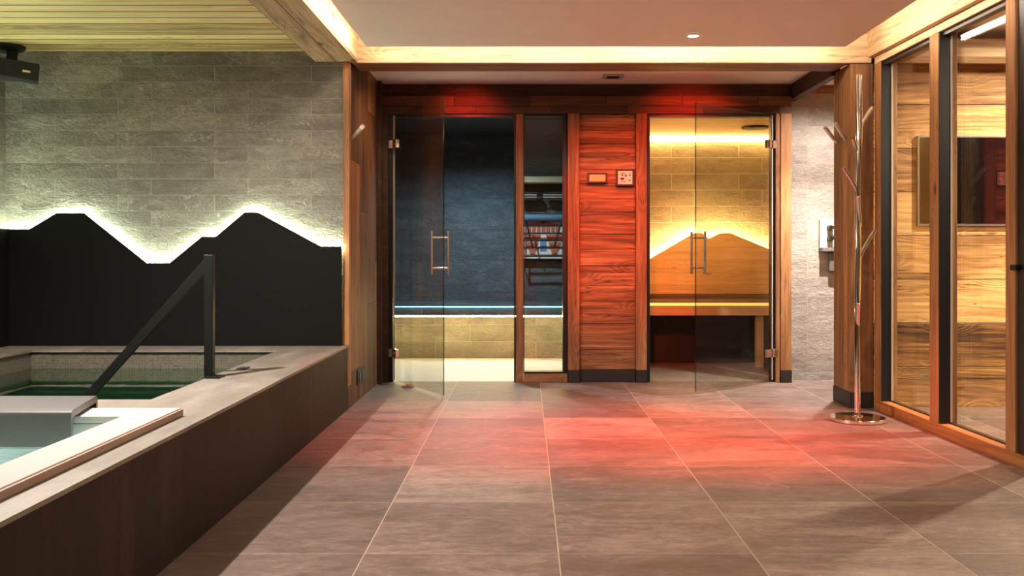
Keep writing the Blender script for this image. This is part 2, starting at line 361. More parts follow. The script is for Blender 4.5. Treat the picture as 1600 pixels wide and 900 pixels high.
M['lens_red'] = emit('lens_red', (1.0, 0.12, 0.05), 12.0)
M['glass_clear'] = glass('clear_glass', (0.94, 0.96, 0.94))
M['glass_door'] = glass('door_glass', (0.90, 0.91, 0.88))
M['glass_side'] = glass('steam_door_glass', (0.88, 0.89, 0.86))
M['glass_edge'] = glass('glass_edge', (0.55, 0.62, 0.56), 1.0, 0.05, 1.8)
M['water_pool'] = glass('pool_water', (0.52, 0.80, 0.66), 1.0, 0.01, 1.33, 0.05, 3.0)
M['water_tub'] = glass('tub_water', (0.90, 0.99, 0.975), 1.0, 0.01, 1.33, 0.25, 9.0)

# ------------------------------------------------------------------ mesh helpers
class MB:
    def __init__(s): s.bm = bmesh.new()
    def box(s, x0, x1, y0, y1, z0, z1, mat=None):
        vs = [s.bm.verts.new(Vector((x, y, z))) for z in (z0, z1) for y in (y0, y1) for x in (x0, x1)]
        if mat is not None:
            for v in vs: v.co = mat @ v.co
        for f in ((0, 2, 3, 1), (4, 5, 7, 6), (0, 1, 5, 4), (2, 6, 7, 3), (1, 3, 7, 5), (0, 4, 6, 2)):
            s.bm.faces.new([vs[i] for i in f])
        return s
    def prism(s, pts, axis, a0, a1):
        """polygon pts (2D) extruded along axis from a0 to a1"""
        def mk(p, a):
            if axis == 0: return Vector((a, p[0], p[1]))
            if axis == 1: return Vector((p[0], a, p[1]))
            return Vector((p[0], p[1], a))
        A = [s.bm.verts.new(mk(p, a0)) for p in pts]; B = [s.bm.verts.new(mk(p, a1)) for p in pts]
        n = len(pts); s.bm.faces.new(A); s.bm.faces.new(B[::-1])
        for i in range(n): s.bm.faces.new([A[i], B[i], B[(i+1) % n], A[(i+1) % n]])
        bmesh.ops.recalc_face_normals(s.bm, faces=s.bm.faces); return s
    def tube(s, pts, radii, n=14, caps=True):
        pts = [Vector(p) for p in pts]
        if not isinstance(radii, (list, tuple)): radii = [radii]*len(pts)
        rings = []; prev = None
        for i, p in enumerate(pts):
            d = (pts[min(i+1, len(pts)-1)]-pts[max(i-1, 0)]).normalized()
            if prev is None:
                u = d.cross(Vector((0, 0, 1)))
                if u.length < 1e-3: u = d.cross(Vector((1, 0, 0)))
            else: u = prev-d*prev.dot(d)
            u.normalize(); prev = u; w = d.cross(u)
            rings.append([s.bm.verts.new(p+(u*math.cos(2*PI*k/n)+w*math.sin(2*PI*k/n))*radii[i]) for k in range(n)])
        for a, b in zip(rings, rings[1:]):
            for k in range(n): s.bm.faces.new([a[k], a[(k+1) % n], b[(k+1) % n], b[k]])
        if caps: s.bm.faces.new(rings[0][::-1]); s.bm.faces.new(rings[-1])
        return s
    def lathe(s, c, prof, n=40, mat=None):
        c = Vector(c); rings = []
        for r, z in prof:
            rg = []
            for k in range(n):
                v = Vector((r*math.cos(2*PI*k/n), r*math.sin(2*PI*k/n), z))
                if mat is not None: v = mat @ v
                rg.append(s.bm.verts.new(c+v))
            rings.append(rg)
        for a, b in zip(rings, rings[1:]):
            for k in range(n): s.bm.faces.new([a[k], a[(k+1) % n], b[(k+1) % n], b[k]])
        s.bm.faces.new(rings[0][::-1]); s.bm.faces.new(rings[-1]); return s

XF = {}
def tag(o, label=None, cat=None, group=None, kind=None):
    if label: o['label'] = label
    if cat: o['category'] = cat
    if group: o['group'] = group
    if kind: o['kind'] = kind
    return o
def thing(name, label, cat, loc, rotz=0.0, group=None, kind=None):
    o = bpy.data.objects.new(name, None); COL.objects.link(o); o.empty_display_size = 0.1
    o.location = loc; o.rotation_euler = (0, 0, rotz)
    XF[o.name] = Matrix.Translation(Vector(loc)) @ Matrix.Rotation(rotz, 4, 'Z')
    return tag(o, label, cat, group, kind)
def obj(name, mb, mat, parent=None, bevel=0.0, smooth=False, local=False, label=None):
    bm = mb.bm; bmesh.ops.recalc_face_normals(bm, faces=bm.faces)
    if parent is not None:
        if not local: bmesh.ops.transform(bm, matrix=XF[parent.name].inverted(), verts=bm.verts)
        loc = Vector((0, 0, 0))
    else:
        xs = [v.co.x for v in bm.verts]; ys = [v.co.y for v in bm.verts]; zs = [v.co.z for v in bm.verts]
        loc = Vector(((min(xs)+max(xs))/2, (min(ys)+max(ys))/2, min(zs)))
        for v in bm.verts: v.co -= loc
    me = bpy.data.meshes.new(name); bm.to_mesh(me); bm.free()
    if isinstance(mat, str): mat = M[mat]
    me.materials.append(mat)
    if smooth:
        for p in me.polygons: p.use_smooth = True
    o = bpy.data.objects.new(name, me); COL.objects.link(o)
    o.location = loc
    if parent is not None:
        o.parent = parent; XF[o.name] = XF[parent.name]
    else: XF[o.name] = Matrix.Translation(loc)
    if bevel:
        b = o.modifiers.new('bevel', 'BEVEL'); b.width = bevel; b.segments = 2; b.limit_method = 'ANGLE'
    if smooth:
        e = o.modifiers.new('edge', 'EDGE_SPLIT'); e.split_angle = math.radians(38)
    if label: o['label'] = label
    return o
def bx(name, dims, mat, parent=None, bevel=0.0, **k):
    return obj(name, MB().box(*dims), mat, parent, bevel, **k)
def struct(name, dims, mat, label=None, bevel=0.0):
    o = bx(name, dims, mat, None, bevel); return tag(o, label, None, None, 'structure')

# ------------------------------------------------------------------ key planes
XC = -1.065           # face of the pool surround and the plank side wall
YB = 5.57             # tiled wall behind the pool, timber cross beam
YF = 6.77             # timber facade of sauna and steam room
XL = -3.11            # left wall
HP = 2.14             # pool ceiling
YN = -2.2             # wall behind the camera
def glx(Y): return 2.087+0.031*(5.57-Y)      # line of the glazed wall on the right
GA = math.atan(0.031)

# ------------------------------------------------------------------ large structure
struct('floor', (XC-0.02, 5.2, YN, YF+0.03, -0.10, 0.0), 'floor', 'grey brown slate tile floor with pale joints')
struct('wall_left', (XL-0.15, XL, YN, YB, -0.9, 2.45), 'tile_left', 'stone tiled wall left of the pool')
struct('wall_back', (XL-0.15, XC-0.028, YB, YB+0.12, -0.9, 2.45), 'tile_pool', 'grey stone tiled wall behind the pool')
struct('wall_side', (XC-0.13, XC, YB+0.001, YF-0.001, 0.0, 2.30), 'side', 'vertical brown plank wall beside the steam room')
struct('wall_rear', (XL-0.15, 5.2, YN-0.1, YN, -0.1, 2.45), 'far_planks', 'plank wall closing the hall')
struct('ceiling_pool', (XL, -1.24, YN, YB-0.001, HP, HP+0.05), 'pool_ceil', 'yellowish wooden board ceiling over the pool')
struct('ceiling', (-1.30, 5.2, YN, 7.0, 2.36, 2.42), 'white_cove', 'white recess of the ceiling above the light cove')
struct('ceiling_panel', (-0.925, 1.85, YN+0.35, 5.40, 2.13, 2.175), 'white_paint', 'dropped smooth white ceiling panel ringed by light')
struct('ceiling_soffit', (XC, 4.2, 5.885, 6.90, 2.17, 2.24), 'white_paint', 'white soffit between cross beam and timber front')
struct('wall_passage', (1.925, 4.2, 6.88, 6.94, 0.0, 2.17), 'tile_pass', 'pale grey stone tiled wall at the end of the passage')
struct('wall_passage_end', (4.2, 4.26, 5.9, 6.94, 0.0, 2.17), 'tile_pass', 'end wall of the passage')
struct('wall_right', (2.11, 4.6, 5.66, 5.90, 0.0, 2.36), 'far_planks', 'wide horizontal yellow brown planks behind the glazing')
struct('wall_far_right', (4.6, 4.7, YN, 5.9, 0.0, 2.36), 'far_planks', 'far wall of the room behind the glazing')
struct('ceiling_glass_room', (2.20, 4.6, YN, 5.66, 2.25, 2.29), 'white_paint', 'pale ceiling of the room behind the glazing')
tag(bx('trim_1', (1.925, 2.9, 6.84, 6.88, 2.115, 2.17), 'old_x'), None, None, None, 'structure')

# LED cove strips, on the hidden edges of the dropped panel
cv = MB(); cv.box(-0.930, -0.9255, YN+0.4, 5.38, 2.140, 2.166); obj('led_strip', cv, 'led_cove')
o = bpy.data.objects['led_strip']; tag(o, 'warm glowing light strip along the left edge of the white ceiling panel', 'light strip', 'cove light strips')
o = bx('led_strip', (-0.91, 1.835, 5.4005, 5.405, 2.140, 2.166), 'led_cove'); tag(o, 'warm glowing light strip along the far edge of the white ceiling panel', 'light strip', 'cove light strips')
o = bx('led_strip', (1.8505, 1.855, YN+0.4, 5.38, 2.140, 2.166), 'led_cove'); tag(o, 'warm glowing light strip along the right edge of the white ceiling panel', 'light strip', 'cove light strips')

# ------------------------------------------------------------------ beams and posts
t = thing('ceiling_beam', 'thick pale timber beam running overhead between pool ceiling and white panel', 'beam', (-1.135, 2.0, 2.078))
bx('board', (-1.262, -1.012, YN, 5.60, 2.078, 2.10), 'pale_y', t, 0.003)
bx('board', (-1.262, -1.222, YN, 5.57, 2.10, HP+0.03), 'pale_yz', t, 0.003)
bx('board', (-1.052, -1.012, YN, 5.60, 2.10, 2.36), 'pale_yz', t, 0.003)
t = thing('ceiling_beam', 'wide timber cross beam spanning the room in front of the sauna fronts, top edge glowing', 'beam', (0.5, 5.75, 2.078))
bx('board', (-1.05, 2.075, 5.60, 5.64, 2.078, 2.36), 'pale_x', t, 0.003)
bx('board', (-1.05, 1.95, 5.64, 5.885, 2.082, 2.12), 'old_x', t, 0.003)
bx('board', (-1.05, 2.075, 5.845, 5.885, 2.12, 2.36), 'old_x', t, 0.003)
o = bx('ceiling_beam', (1.93, 1.985, 5.89, 6.87, 2.055, 2.169), 'dark_y', None, 0.003)
tag(o, 'short dark beam under the soffit above the passage on the right', 'beam')
t = thing('timber_post', 'broad warm brown timber post standing behind the chrome coat stand', 'post', (2.02, 5.77, 0))
bx('shaft', (1.954, 2.092, 5.618, 5.922, 0.096, 2.078), 'post_z', t, 0.003)
bx('plinth', (1.950, 2.095, 5.614, 5.926, 0.0, 0.096), 'black_plinth', t, 0.002, label='black base plinth')
o = bx('ceiling_beam', (2.20, 4.55, 5.46, 5.655, 2.085, 2.19), 'pale_x', None, 0.003)
tag(o, 'pale beam high on the plank wall behind the glazing', 'beam')
# corner trim where the tile wall meets the plank wall
tag(bx('trim_2', (XC-0.027, XC+0.012, YB-0.012, YB+0.03, 0.386, 2.078), 'trim_z', None, 0.002), 'slim wooden corner strip between stone tiles and planks', None, None, 'structure')
tag(bx('trim_3', (XC, XC+0.03, YF-0.10, YF-0.04, 0.0, 2.17), 'dark_y', None, 0.002), None, None, None, 'structure')

# ------------------------------------------------------------------ timber facade
def fx(x): return (x-CX)*YF/F
def fz(y): return CAMH+(CY-y)*YF/F
o = bx('timber_lintel', (XC+0.001, 1.925, YF+0.03, YF+0.12, 2.060, 2.169), 'dark_x', None, 0.002)
tag(o, 'dark upper header board above both glass fronts, touching the white soffit', 'beam')
o = bx('timber_lintel', (fx(593), fx(1236), YF-0.02, YF+0.11, 1.947, 2.075), wood('lintel_wood', (0.016, 0.006, 0.004), (0.085, 0.033, 0.014), (0.20, 0.09, 0.038), 0, 2, seed=15.0, butt=0.55, plank=0.3, off=0.1, var=0.3, gap=0.003), None, 0.003)
tag(o, 'brown wooden lintel beam lying over the two glass fronts, lit red in patches', 'beam')
def post(x0, x1, label, plinth=False, y0=YF-0.02, mat='old_z'):
    t = thing('timber_post', label, 'post', ((fx(x0)+fx(x1))/2, YF, 0), group=None)
    zb = 0.0
    if plinth:
        bx('plinth', (fx(x0)+0.001, fx(x1)+0.002, y0-0.004, YF+0.10, 0.0, 0.090), 'black_plinth', t, 0.002, label='black base plinth'); zb = 0.09
    bx('shaft', (fx(x0), fx(x1), y0, YF+0.10, zb, 1.947), mat, t, 0.003)
    return t
post(594, 607, 'dark brown timber post left of the steam room glass door', mat='dark_y')
post(806, 818, 'slim reddish timber post between steam room door opening and its fixed pane', y0=YF-0.01)
post(887, 905, 'red lit timber post at the left edge of the plank panel', plinth=True, y0=YF-0.03)
post(993, 1010, 'red lit timber post at the right edge of the plank panel, beside the sauna opening', plinth=True, y0=YF-0.03)
post(1211, 1218, 'thin reddish brown jamb right of the sauna glass door', mat='old_z')
post(1218.3, 1235, 'honey brown timber post with black foot next to the pale tiled passage wall', plinth=True, y0=YF-0.03, mat='trim_z')
t = thing('wall_panel', 'red lit panel of horizontal wooden planks carrying two small controls', 'panel', (fx(949), YF, 0))
mb = MB(); zz = 0.09
z1s = [0.09, 0.235, 0.330, 0.425, 0.585, 0.70, 0.845, 0.965, 1.075, 1.235, 1.33, 1.445, 1.545, 1.635, 1.73, 1.83, 1.946]
for i in range(len(z1s)-1):
    dep = random.choice([0.0, 0.006, 0.010, 0.004])
    mb.box(fx(905.3), fx(992.7), YF+0.008-dep, YF+0.06, z1s[i]+0.0012, z1s[i+1]-0.0012)
obj('planks', mb, wood('panel_planks', (0.030, 0.010, 0.004), (0.21, 0.080, 0.028), (0.48, 0.23, 0.095), 0, 2, seed=5.0, bstr=0.9, plank=0.3, off=0.11, var=0.0, gap=0.0001, con=1.35), t, 0.003)
bx('backing', (fx(905.2), fx(992.8), YF+0.062, YF+0.10, 0.0, 1.946), 'dark_x', t)
bx('plinth', (fx(905.5), fx(992.5), YF-0.012, YF+0.06, 0.0, 0.088), 'black_plinth', t, 0.002, label='black base plinth')
# rear closing of the plank panel towards the cabins is the partition
# openings' black frames
def ring(x0, x1, z0, z1, y0, y1, w, bottom=True, wl=None, wr=None):
    m = MB(); wl = wl or w; wr = wr or w
    m.box(x0, x0+wl, y0, y1, z0, z1); m.box(x1-wr, x1, y0, y1, z0, z1); m.box(x0+wl, x1-wr, y0, y1, z1-w, z1)
    if bottom: m.box(x0+wl, x1-wr, y0, y1, z0, z0+w)
    return m

# ------------------------------------------------------------------ steam room
XS0, XS1, YS = -1.60, 0.62, 8.75
struct('floor_steam', (XS0, XS1, YF+0.03, YS+0.1, -0.1, 0.001), 'light_tile', 'bright pale floor of the steam room')
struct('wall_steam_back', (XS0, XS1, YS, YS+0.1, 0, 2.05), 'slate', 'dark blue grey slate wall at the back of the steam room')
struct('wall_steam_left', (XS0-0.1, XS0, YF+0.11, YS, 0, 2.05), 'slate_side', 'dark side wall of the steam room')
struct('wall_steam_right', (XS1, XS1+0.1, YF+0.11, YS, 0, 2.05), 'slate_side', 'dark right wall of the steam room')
struct('ceiling_steam', (XS0, XS1, YF+0.11, YS, 2.05, 2.1), 'charcoal', 'dark ceiling of the steam room')
t = thing('stone_bench', 'long dark slate bench across the back of the steam room, lit from below', 'bench', (-0.5, 8.3, 0))
bx('seat', (XS0+0.002, XS1-0.002, 8.0, YS-0.002, 0.482, 0.497), 'slate', t, 0.002)
bx('fascia', (XS0+0.002, XS1-0.002, 8.028, 8.32, 0.403, 0.4815), stone_tile('fascia_slate', (0.10, 0.11, 0.115), (0.2, 0.21, 0.22), 0, 2, 0.9, 0.4, bstr=0.8, vein=0.4), t, 0.002)
bx('light_strip', (XS0+0.05, XS1-0.05, 8.006, 8.016, 0.474, 0.4818), 'led_cyan', t, label='pale cyan glowing light line under the seat edge')
bx('riser', (XS0+0.002, XS1-0.002, 8.321, 8.40, 0.002, 0.402), 'riser', t)
bx('light_strip', (XS0+0.05, XS1-0.05, 8.036, 8.052, 0.388, 0.4025), 'led_steam', t, label='warm yellow glowing light strip under the seat')
# generic things set behind the narrow fixed pane
t = thing('wall_rack', 'black wire wall rack of thin bars hanging behind the narrow fixed pane', 'rack', (0.17, 8.60, 0.92))
rk = MB(); X0r, X1r = -0.07, 0.42
def q(x, y, Y=8.6): return P(x, y, Y)
for y in (303, 311, 353, 365, 376, 387, 400): 
    z = q(0, y).z; rk.tube([(X0r, 8.52, z), (X1r, 8.52, z)], 0.008, 8)
for x in (X0r+0.012, X1r-0.012):
    rk.tube([(x, 8.52, q(0, 400).z), (x, 8.52, q(0, 290).z)], 0.007, 8)
    rk.tube([(x, 8.52, q(0, 303).z), (x, YS, q(0, 303).z)], 0.006, 8)
    rk.tube([(x, 8.52, q(0, 400).z), (x, YS, q(0, 400).z)], 0.006, 8)
obj('bars', rk, 'black_metal', t, smooth=True)
for xa, xb in ((822, 832), (877, 866)): obj('brace', MB().tube([q(xa, 346, 8.50), q(xb, 386, 8.50)], 0.008, 8), 'black_metal', t, smooth=True)
t = thing('wall_shelf', 'pale wooden shelf board high behind the narrow fixed pane', 'shelf', (0.17, 8.66, 1.56))
bx('board', (X0r, X1r, 8.50, YS, q(0, 286).z, q(0, 277).z), 'cream', t, 0.004)
bx('backing', (X0r, X1r, 8.70, YS, q(0, 299).z, q(0, 287).z), 'black_metal', t, 0.002)
t = thing('framed_picture', 'picture with red and blue ornament on white leaning behind the wire rack', 'picture', (0.17, 8.68, 0.9))
bx('panel', (X0r, X1r, 8.66, 8.68, q(0, 404, 8.66).z, q(0, 344, 8.66).z), 'pict_white', t)
mb = MB()
cxp = 849
def pict(px0, px1, py0, py1, mb): 
    a = P(px0, py1, 8.655); b = P(px1, py0, 8.655); mb.box(a.x, b.x, 8.652, 8.660, a.z, b.z)
r_ = MB()
for i in range(7):
    x = 824+i*7.4; pict(x, x+5.4, 353, 362 if i % 2 else 364, r_)
r_.prism([(P(825, 0, 8.655).x, P(0, 351, 8.655).z), (P(849, 0, 8.655).x, P(0, 345, 8.655).z), (P(873, 0, 8.655).x, P(0, 351, 8.655).z), (P(849, 0, 8.655).x, P(0, 352.5, 8.655).z)], 1, 8.652, 8.66)
for sx in (-1, 1):
    X = lambda d: P(cxp+sx*d, 0, 8.655).x
    Z = lambda y: P(0, y, 8.655).z
    r_.prism([(X(28), Z(378)), (X(8), Z(378)), (X(14), Z(398)), (X(20), Z(398))], 1, 8.652, 8.66)
    r_.prism([(X(29), Z(366)), (X(4), Z(367)), (X(6), Z(375)), (X(29), Z(374))], 1, 8.652, 8.66)
obj('red_ornament', r_, 'pict_red', t)
for ar in ((844, 853, 374, 392), (847, 851, 346, 350)):
    b_ = MB(); pict(*ar, b_); obj('blue_ornament', b_, 'pict_blue', t)
t = obj('rolled_towel', MB().tube([(X0r, 8.60, q(0, 340).z), (X1r, 8.60, q(0, 340).z)], 0.032, 18), 'blue_paint', smooth=True)
tag(t, 'dark blue rolled towel lying along the top of the ornament picture', 'towel')
t = obj('folded_towel', MB().box(X0r, 0.10, 8.56, 8.66, q(0, 312).z, q(0, 301).z).box(0.16, X1r, 8.56, 8.66, q(0, 312).z, q(0, 301).z), 'pict_white', None, 0.008)
tag(t, 'pale folded towel between the two uppermost bars of the wire rack', 'towel')

# steam room fixed pane (window) and frames
t = thing('window_1', 'narrow tall fixed pane beside the steam room door', 'window', (fx(849), YF, 0), kind='structure')
obj('frame', ring(fx(818.3), fx(886.6), 0.062, 1.945, YF+0.0, YF+0.09, 0.014, True, 0.006, 0.034), 'black_frame', t, 0.001)
bx('sill', (fx(818.3), fx(886.6), YF-0.012, YF+0.09, 0.0, 0.061), M['old_x'], t, 0.003)
bx('glass', (fx(818.3)+0.007, fx(886.6)-0.035, YF+0.03, YF+0.038, 0.078, 1.93), 'glass_clear', t)
# hung door frames
t = thing('door_frame', 'black frame around the steam room door opening', 'door frame', (fx(705), YF, 0))
obj('frame', ring(fx(607.3), fx(805.7), 0.0, 1.946, YF+0.0, YF+0.08, 0.020, False, 0.030, 0.012), 'black_frame', t, 0.001)
t = thing('door_frame', 'black frame around the glowing sauna opening', 'door frame', (fx(1110), YF, 0))
obj('frame', ring(fx(1010.3), fx(1210.7), 0.0, 1.946, YF+0.0, YF+0.08, 0.020, False, 0.024, 0.024), 'black_frame', t, 0.001)

# ------------------------------------------------------------------ sauna
XA0, XA1, YA = 0.72, 2.35, 8.30
struct('floor_sauna', (XA0, XA1, YF+0.03, YA+0.1, -0.1, 0.001), 'sauna_floor', 'brown grey tiled floor inside the sauna')
struct('wall_sauna_back', (XA0, XA1, YA, YA+0.1, 0, 1.98), 'tile_sauna', 'stone tiled back wall of the sauna glowing yellow')
struct('wall_sauna_left', (XA0, XA0+0.03, YF+0.12, YA, 0, 1.98), 'sauna_wood', 'left wall of the sauna')
struct('wall_sauna_right', (XA1, XA1+0.1, 6.95, YA, 0, 1.98), 'tile_sauna_side', 'right wall of the sauna')
struct('ceiling_sauna', (XA0, XA1, YF+0.175, YA, 1.975, 2.03), 'sauna_plain', 'smooth wooden ceiling of the sauna')
o = bx('led_strip', (XA0+0.05, XA1-0.02, YA-0.05, YA-0.012, 1.930, 1.972), 'led_sauna')
tag(o, 'yellow glowing light strip where the sauna ceiling meets the tiled wall', 'light strip')
YP = 8.20
pk = [(985, 420), (1014.4, 405), (1085, 364), (1097, 364), (1108, 373), (1127, 364), (1141, 364), (1203.7, 390), (1235, 404)]
pts = [(P(x, y, YP).x, P(x, y, YP).z) for x, y in pk]
zb_ = P(0, 459, YP).z
t = thing('backrest_panel', 'mountain shaped spruce backrest panel glowing along its ridge above the sauna bench', 'backrest', (1.6, YP, zb_))
obj('panel', MB().prism([(pts[0][0], zb_)]+pts+[(pts[-1][0], zb_)], 1, YP, YP+0.035), 'sauna_wood', t, 0.002)
def ridge_strip(pts, y0, y1, h):
    m = MB()
    for (x0, z0), (x1, z1) in zip(pts, pts[1:]):
        m.prism([(x0, z0), (x1, z1), (x1, z1+h), (x0, z0+h)], 1, y0, y1)
    return m
obj('light_strip', ridge_strip([(x, z-0.016) for x, z in pts], YP+0.037, YP+0.060, 0.014), 'led_ridge', t, label='warm yellow glowing strip behind the ridge')
t = thing('sauna_bench', 'spruce sauna bench with a brightly lit front lip below the mountain backrest', 'bench', (1.6, 7.9, 0))
zt = P(0, 472, 7.6).z; zm = P(0, 478, 7.6).z; zl = P(0, 493, 7.6).z
bx('seat', (XA0+0.04, XA1-0.005, 7.60, YA-0.03, zm+0.004, zt), 'brown_board', t, 0.002)
bx('light_strip', (XA0+0.05, XA1-0.01, 7.588, 7.598, zm+0.002, zt-0.006), emit('lip_glow', (1.0, 0.60, 0.12), 0.42), t, label='yellow glowing front lip')  # lit yellow of the front lip put in as mild emission
bx('front_board', (XA0+0.045, XA1-0.01, 7.60, 7.63, zl, zm), 'sauna_plain', t, 0.002)
bx('back_board', (XA0+0.04, XA1-0.01, YP+0.002, YP+0.03, zt+0.001, zb_-0.002), 'brown_board', t)
bx('shade_panel', (XA0+0.04, XA1-0.01, 7.97, 8.0, 0.002, zm-0.002), 'black_plinth', t)  # black sheet standing in for the deep shade under the bench
for xx in (1181, 940):
    a = P(xx, 0, 7.66).x; bx('leg', (a, a+0.06, 7.64, 7.70, 0.002, zm), 'sauna_plain', t, 0.003)
c = P(1180, 199, 7.65)
o = obj('ceiling_vent', MB().lathe((c.x, c.y, 1.957), [(0.06, 0.0), (0.105, 0.002), (0.112, 0.008), (0.112, 0.018)], 36), 'black_frame', smooth=True)
tag(o, 'round dark vent disc on the sauna ceiling', 'vent')

# ------------------------------------------------------------------ glass doors
def glass_door(name, label, hx, free, mirror, gmat, y_h=YF-0.006):
    hp = Vector((hx, y_h, 0)); fp = Vector((free[0], free[1], 0)); d = fp-hp; L = d.length; ang = math.atan2(d.y, d.x)
    t = thing(name, label, 'door', hp, ang, kind='structure')
    g = bx('glass_panel', (0.012, L, -0.004, 0.004, 0.02, 1.934), gmat, t, local=True)
    bx('glass_edge', (L, L+0.004, -0.0045, 0.0045, 0.02, 1.934), 'glass_edge', t, local=True, label='dark greenish free edge')
    hs = L-0.055 if not mirror else L-0.028
    z0, z1 = P(0, 429, 6.05).z, P(0, 361, 6.05).z
    hd = None
    m = MB()
    for sgn in (-1, 1):
        m.tube([(hs, sgn*0.056, z0), (hs, sgn*0.056, z1)], 0.0085, 14)
    h = obj('handle', m, 'steel', t, smooth=True, local=True, label='brushed steel pull handle')
    for zc in (z0+0.042, z1-0.042):
        obj('standoff', MB().tube([(hs, -0.056, zc), (hs, 0.056, zc)], 0.006, 12), 'steel', h, smooth=True, local=True)
    for yc in (226, 551):
        zc = fz(yc)
        hh = obj('hinge', MB().box(0.014, 0.078, -0.014, 0.014, zc-0.030, zc+0.030), 'chrome', t, 0.003, local=True, label='chrome hinge clamp')
        # knuckle against the frame
        obj('knuckle', MB().tube([(0.004, 0, zc-0.03), (0.004, 0, zc+0.03)], 0.008, 12), 'chrome', hh, smooth=True, local=True)
        obj('wall_plate', MB().box(hx-(0.034 if not mirror else -0.002), hx+(-0.002 if not mirror else 0.034), YF-0.022, YF+0.001, zc-0.030, zc+0.030), 'chrome', hh, 0.003)
        obj('screw', MB().tube([(0.039, -0.017, zc), (0.039, 0.017, zc)], 0.009, 12), 'chrome', hh, smooth=True, local=True)
    bx('seal', (0.006, 0.013, -0.005, 0.005, 0.02, 1.934), plain('seal_'+name, (0.7, 0.7, 0.68), 0.25), t, local=True, label='pale rubber seal along the hinge side')
    return t
glass_door('door_1', 'clear glass door of the steam room standing open into the hall', fx(615), ((693-CX)*5.986/F, 5.986), False, 'glass_side')
glass_door('door_2', 'clear glass door of the sauna standing open into the hall', fx(1207), ((1087-CX)*6.17/F, 6.17), True, 'glass_door')

# ------------------------------------------------------------------ controls on the plank panel
def spanb(x0, x1, y0, y1, Ya, Yb):
    a = P(x0, y1, Ya); b = P(x1, y0, Ya); return (a.x, b.x, Ya, Yb, a.z, b.z)
t = thing('wall_control', 'wide dark framed control with pale orange display on the red plank panel', 'control', P(933, 284, YF-0.03))
obj('housing', ring(*spanb(918, 949, 269.5, 286, YF-0.03, YF)[:2], P(0, 286, YF-0.03).z, P(0, 269.5, YF-0.03).z, YF-0.03, YF+0.002, 0.013), 'black_frame', t, 0.002)
bx('display', spanb(920, 947, 271, 284, YF-0.022, YF), 'disp_orange', t)
t = thing('wall_control', 'square dark framed control with white printed face beside the right post', 'control', P(977, 290, YF-0.03))
a = P(963, 290.5, YF-0.03); b = P(991, 264, YF-0.03)
obj('housing', ring(a.x, b.x, a.z, b.z, YF-0.03, YF+0.002, 0.013), 'black_frame', t, 0.002)
face = bx('face', (a.x+0.012, b.x-0.012, YF-0.024, YF, a.z+0.012, b.z-0.012), 'disp_white', t)
mk = MB()
for (u0, u1, v0, v1) in ((.18, .50, .80, .86), (.22, .36, .62, .76), (.48, .60, .55, .74), (.15, .42, .30, .50), (.55, .62, .38, .46), (.18, .55, .14, .20), (.78, .90, .62, .74), (.80, .88, .80, .86), (.76, .88, .22, .34)):
    w = b.x-a.x-0.03; h = b.z-a.z-0.03
    mk.box(a.x+0.015+u0*w, a.x+0.015+u1*w, YF-0.026, YF-0.0235, a.z+0.015+v0*h, a.z+0.015+v1*h)
obj('markings', mk, plain('ink', (0.03, 0.03, 0.06), 0.5), face)

# ------------------------------------------------------------------ black mountain panel behind the pool
YM = 5.515
mp = [(12, 358), (46, 358), (88, 333), (130, 333), (228, 411), (265, 411), (315, 370), (337, 370), (382, 332), (402, 332), (500, 385), (538.5, 385)]
pts = [(P(x, y, YM).x, P(x, y, YM).z) for x, y in mp]
pts[0] = (XL+0.001, pts[0][1]); pts[-1] = (XC-0.03, pts[-1][1])
t = thing('mountain_panel', 'black stone panel cut like mountain peaks with glowing ridge line behind the pool', 'panel', (-2.0, YM, 0.386))
obj('panel', MB().prism([(pts[0][0], 0.386)]+pts+[(pts[-1][0], 0.386)], 1, YM, YM+0.024), 'black_panel', t, 0.002)
obj('light_strip', ridge_strip([(x, z-0.012) for x, z in pts], YM+0.0245, YM+0.034, 0.010), 'led_green', t, label='greenish white glowing strip behind the ridge')
t = thing('side_panel', 'black stone panel on the left wall at the very edge, glowing along its top', 'panel', (XL+0.03, 4.5, 0.386))
zs = pts[0][1]
bx('panel', (XL+0.031, XL+0.055, 3.0, YM-0.002, 0.386, zs), 'black_panel', t, 0.002)
bx('light_strip', (XL+0.012, XL+0.030, 3.0, YM-0.06, zs-0.014, zs-0.004), 'led_green', t, label='greenish white glowing strip')

# ------------------------------------------------------------------ pool
HC = 0.385
t = thing('plunge_pool', 'raised plunge pool with stone coping and brown clad side along the walkway', 'pool', (-2.0, 3.2, 0))
bx('cladding', (XC-0.045, XC, 0.6, YB-0.002, 0.0, HC-0.012), 'clad', t, 0.001)
cp = MB()
cp.box(-1.40, XC+0.003, 3.131, YB-0.002, HC-0.012, HC); cp.box(XL+0.002, -1.40, 5.28, YB-0.002, HC-0.012, HC)
cp.box(XL+0.002, -2.80, 3.131, 5.28, HC-0.012, HC); cp.box(-2.80, -1.40, 3.131, 3.48, HC-0.012, HC)
cp.box(-1.22, XC+0.003, 0.6, 3.131, HC-0.012, HC)
obj('coping', cp, 'coping', t)
bs = MB()
bs.box(-2.82, -1.38, 5.30, 5.40, -0.75, HC-0.013); bs.box(-2.82, -1.38, 3.36, 3.46, -0.75, HC-0.013)
bs.box(-2.82, -1.38, 3.4, 5.35, -0.85, -0.75)
obj('basin', bs, 'mosaic', t, label='small brownish mosaic tiles')
for xa in (-1.385, -2.915): obj('basin_wall', MB().box(xa, xa+0.1, 3.46, 5.30, -0.75, HC-0.013), 'mosaic_side', t, label='small brownish mosaic tiles')
bx('step', (-2.81, -1.39, 3.465, 5.295, -0.748, 0.186), 'mosaic_green', t, label='submerged mosaic step')
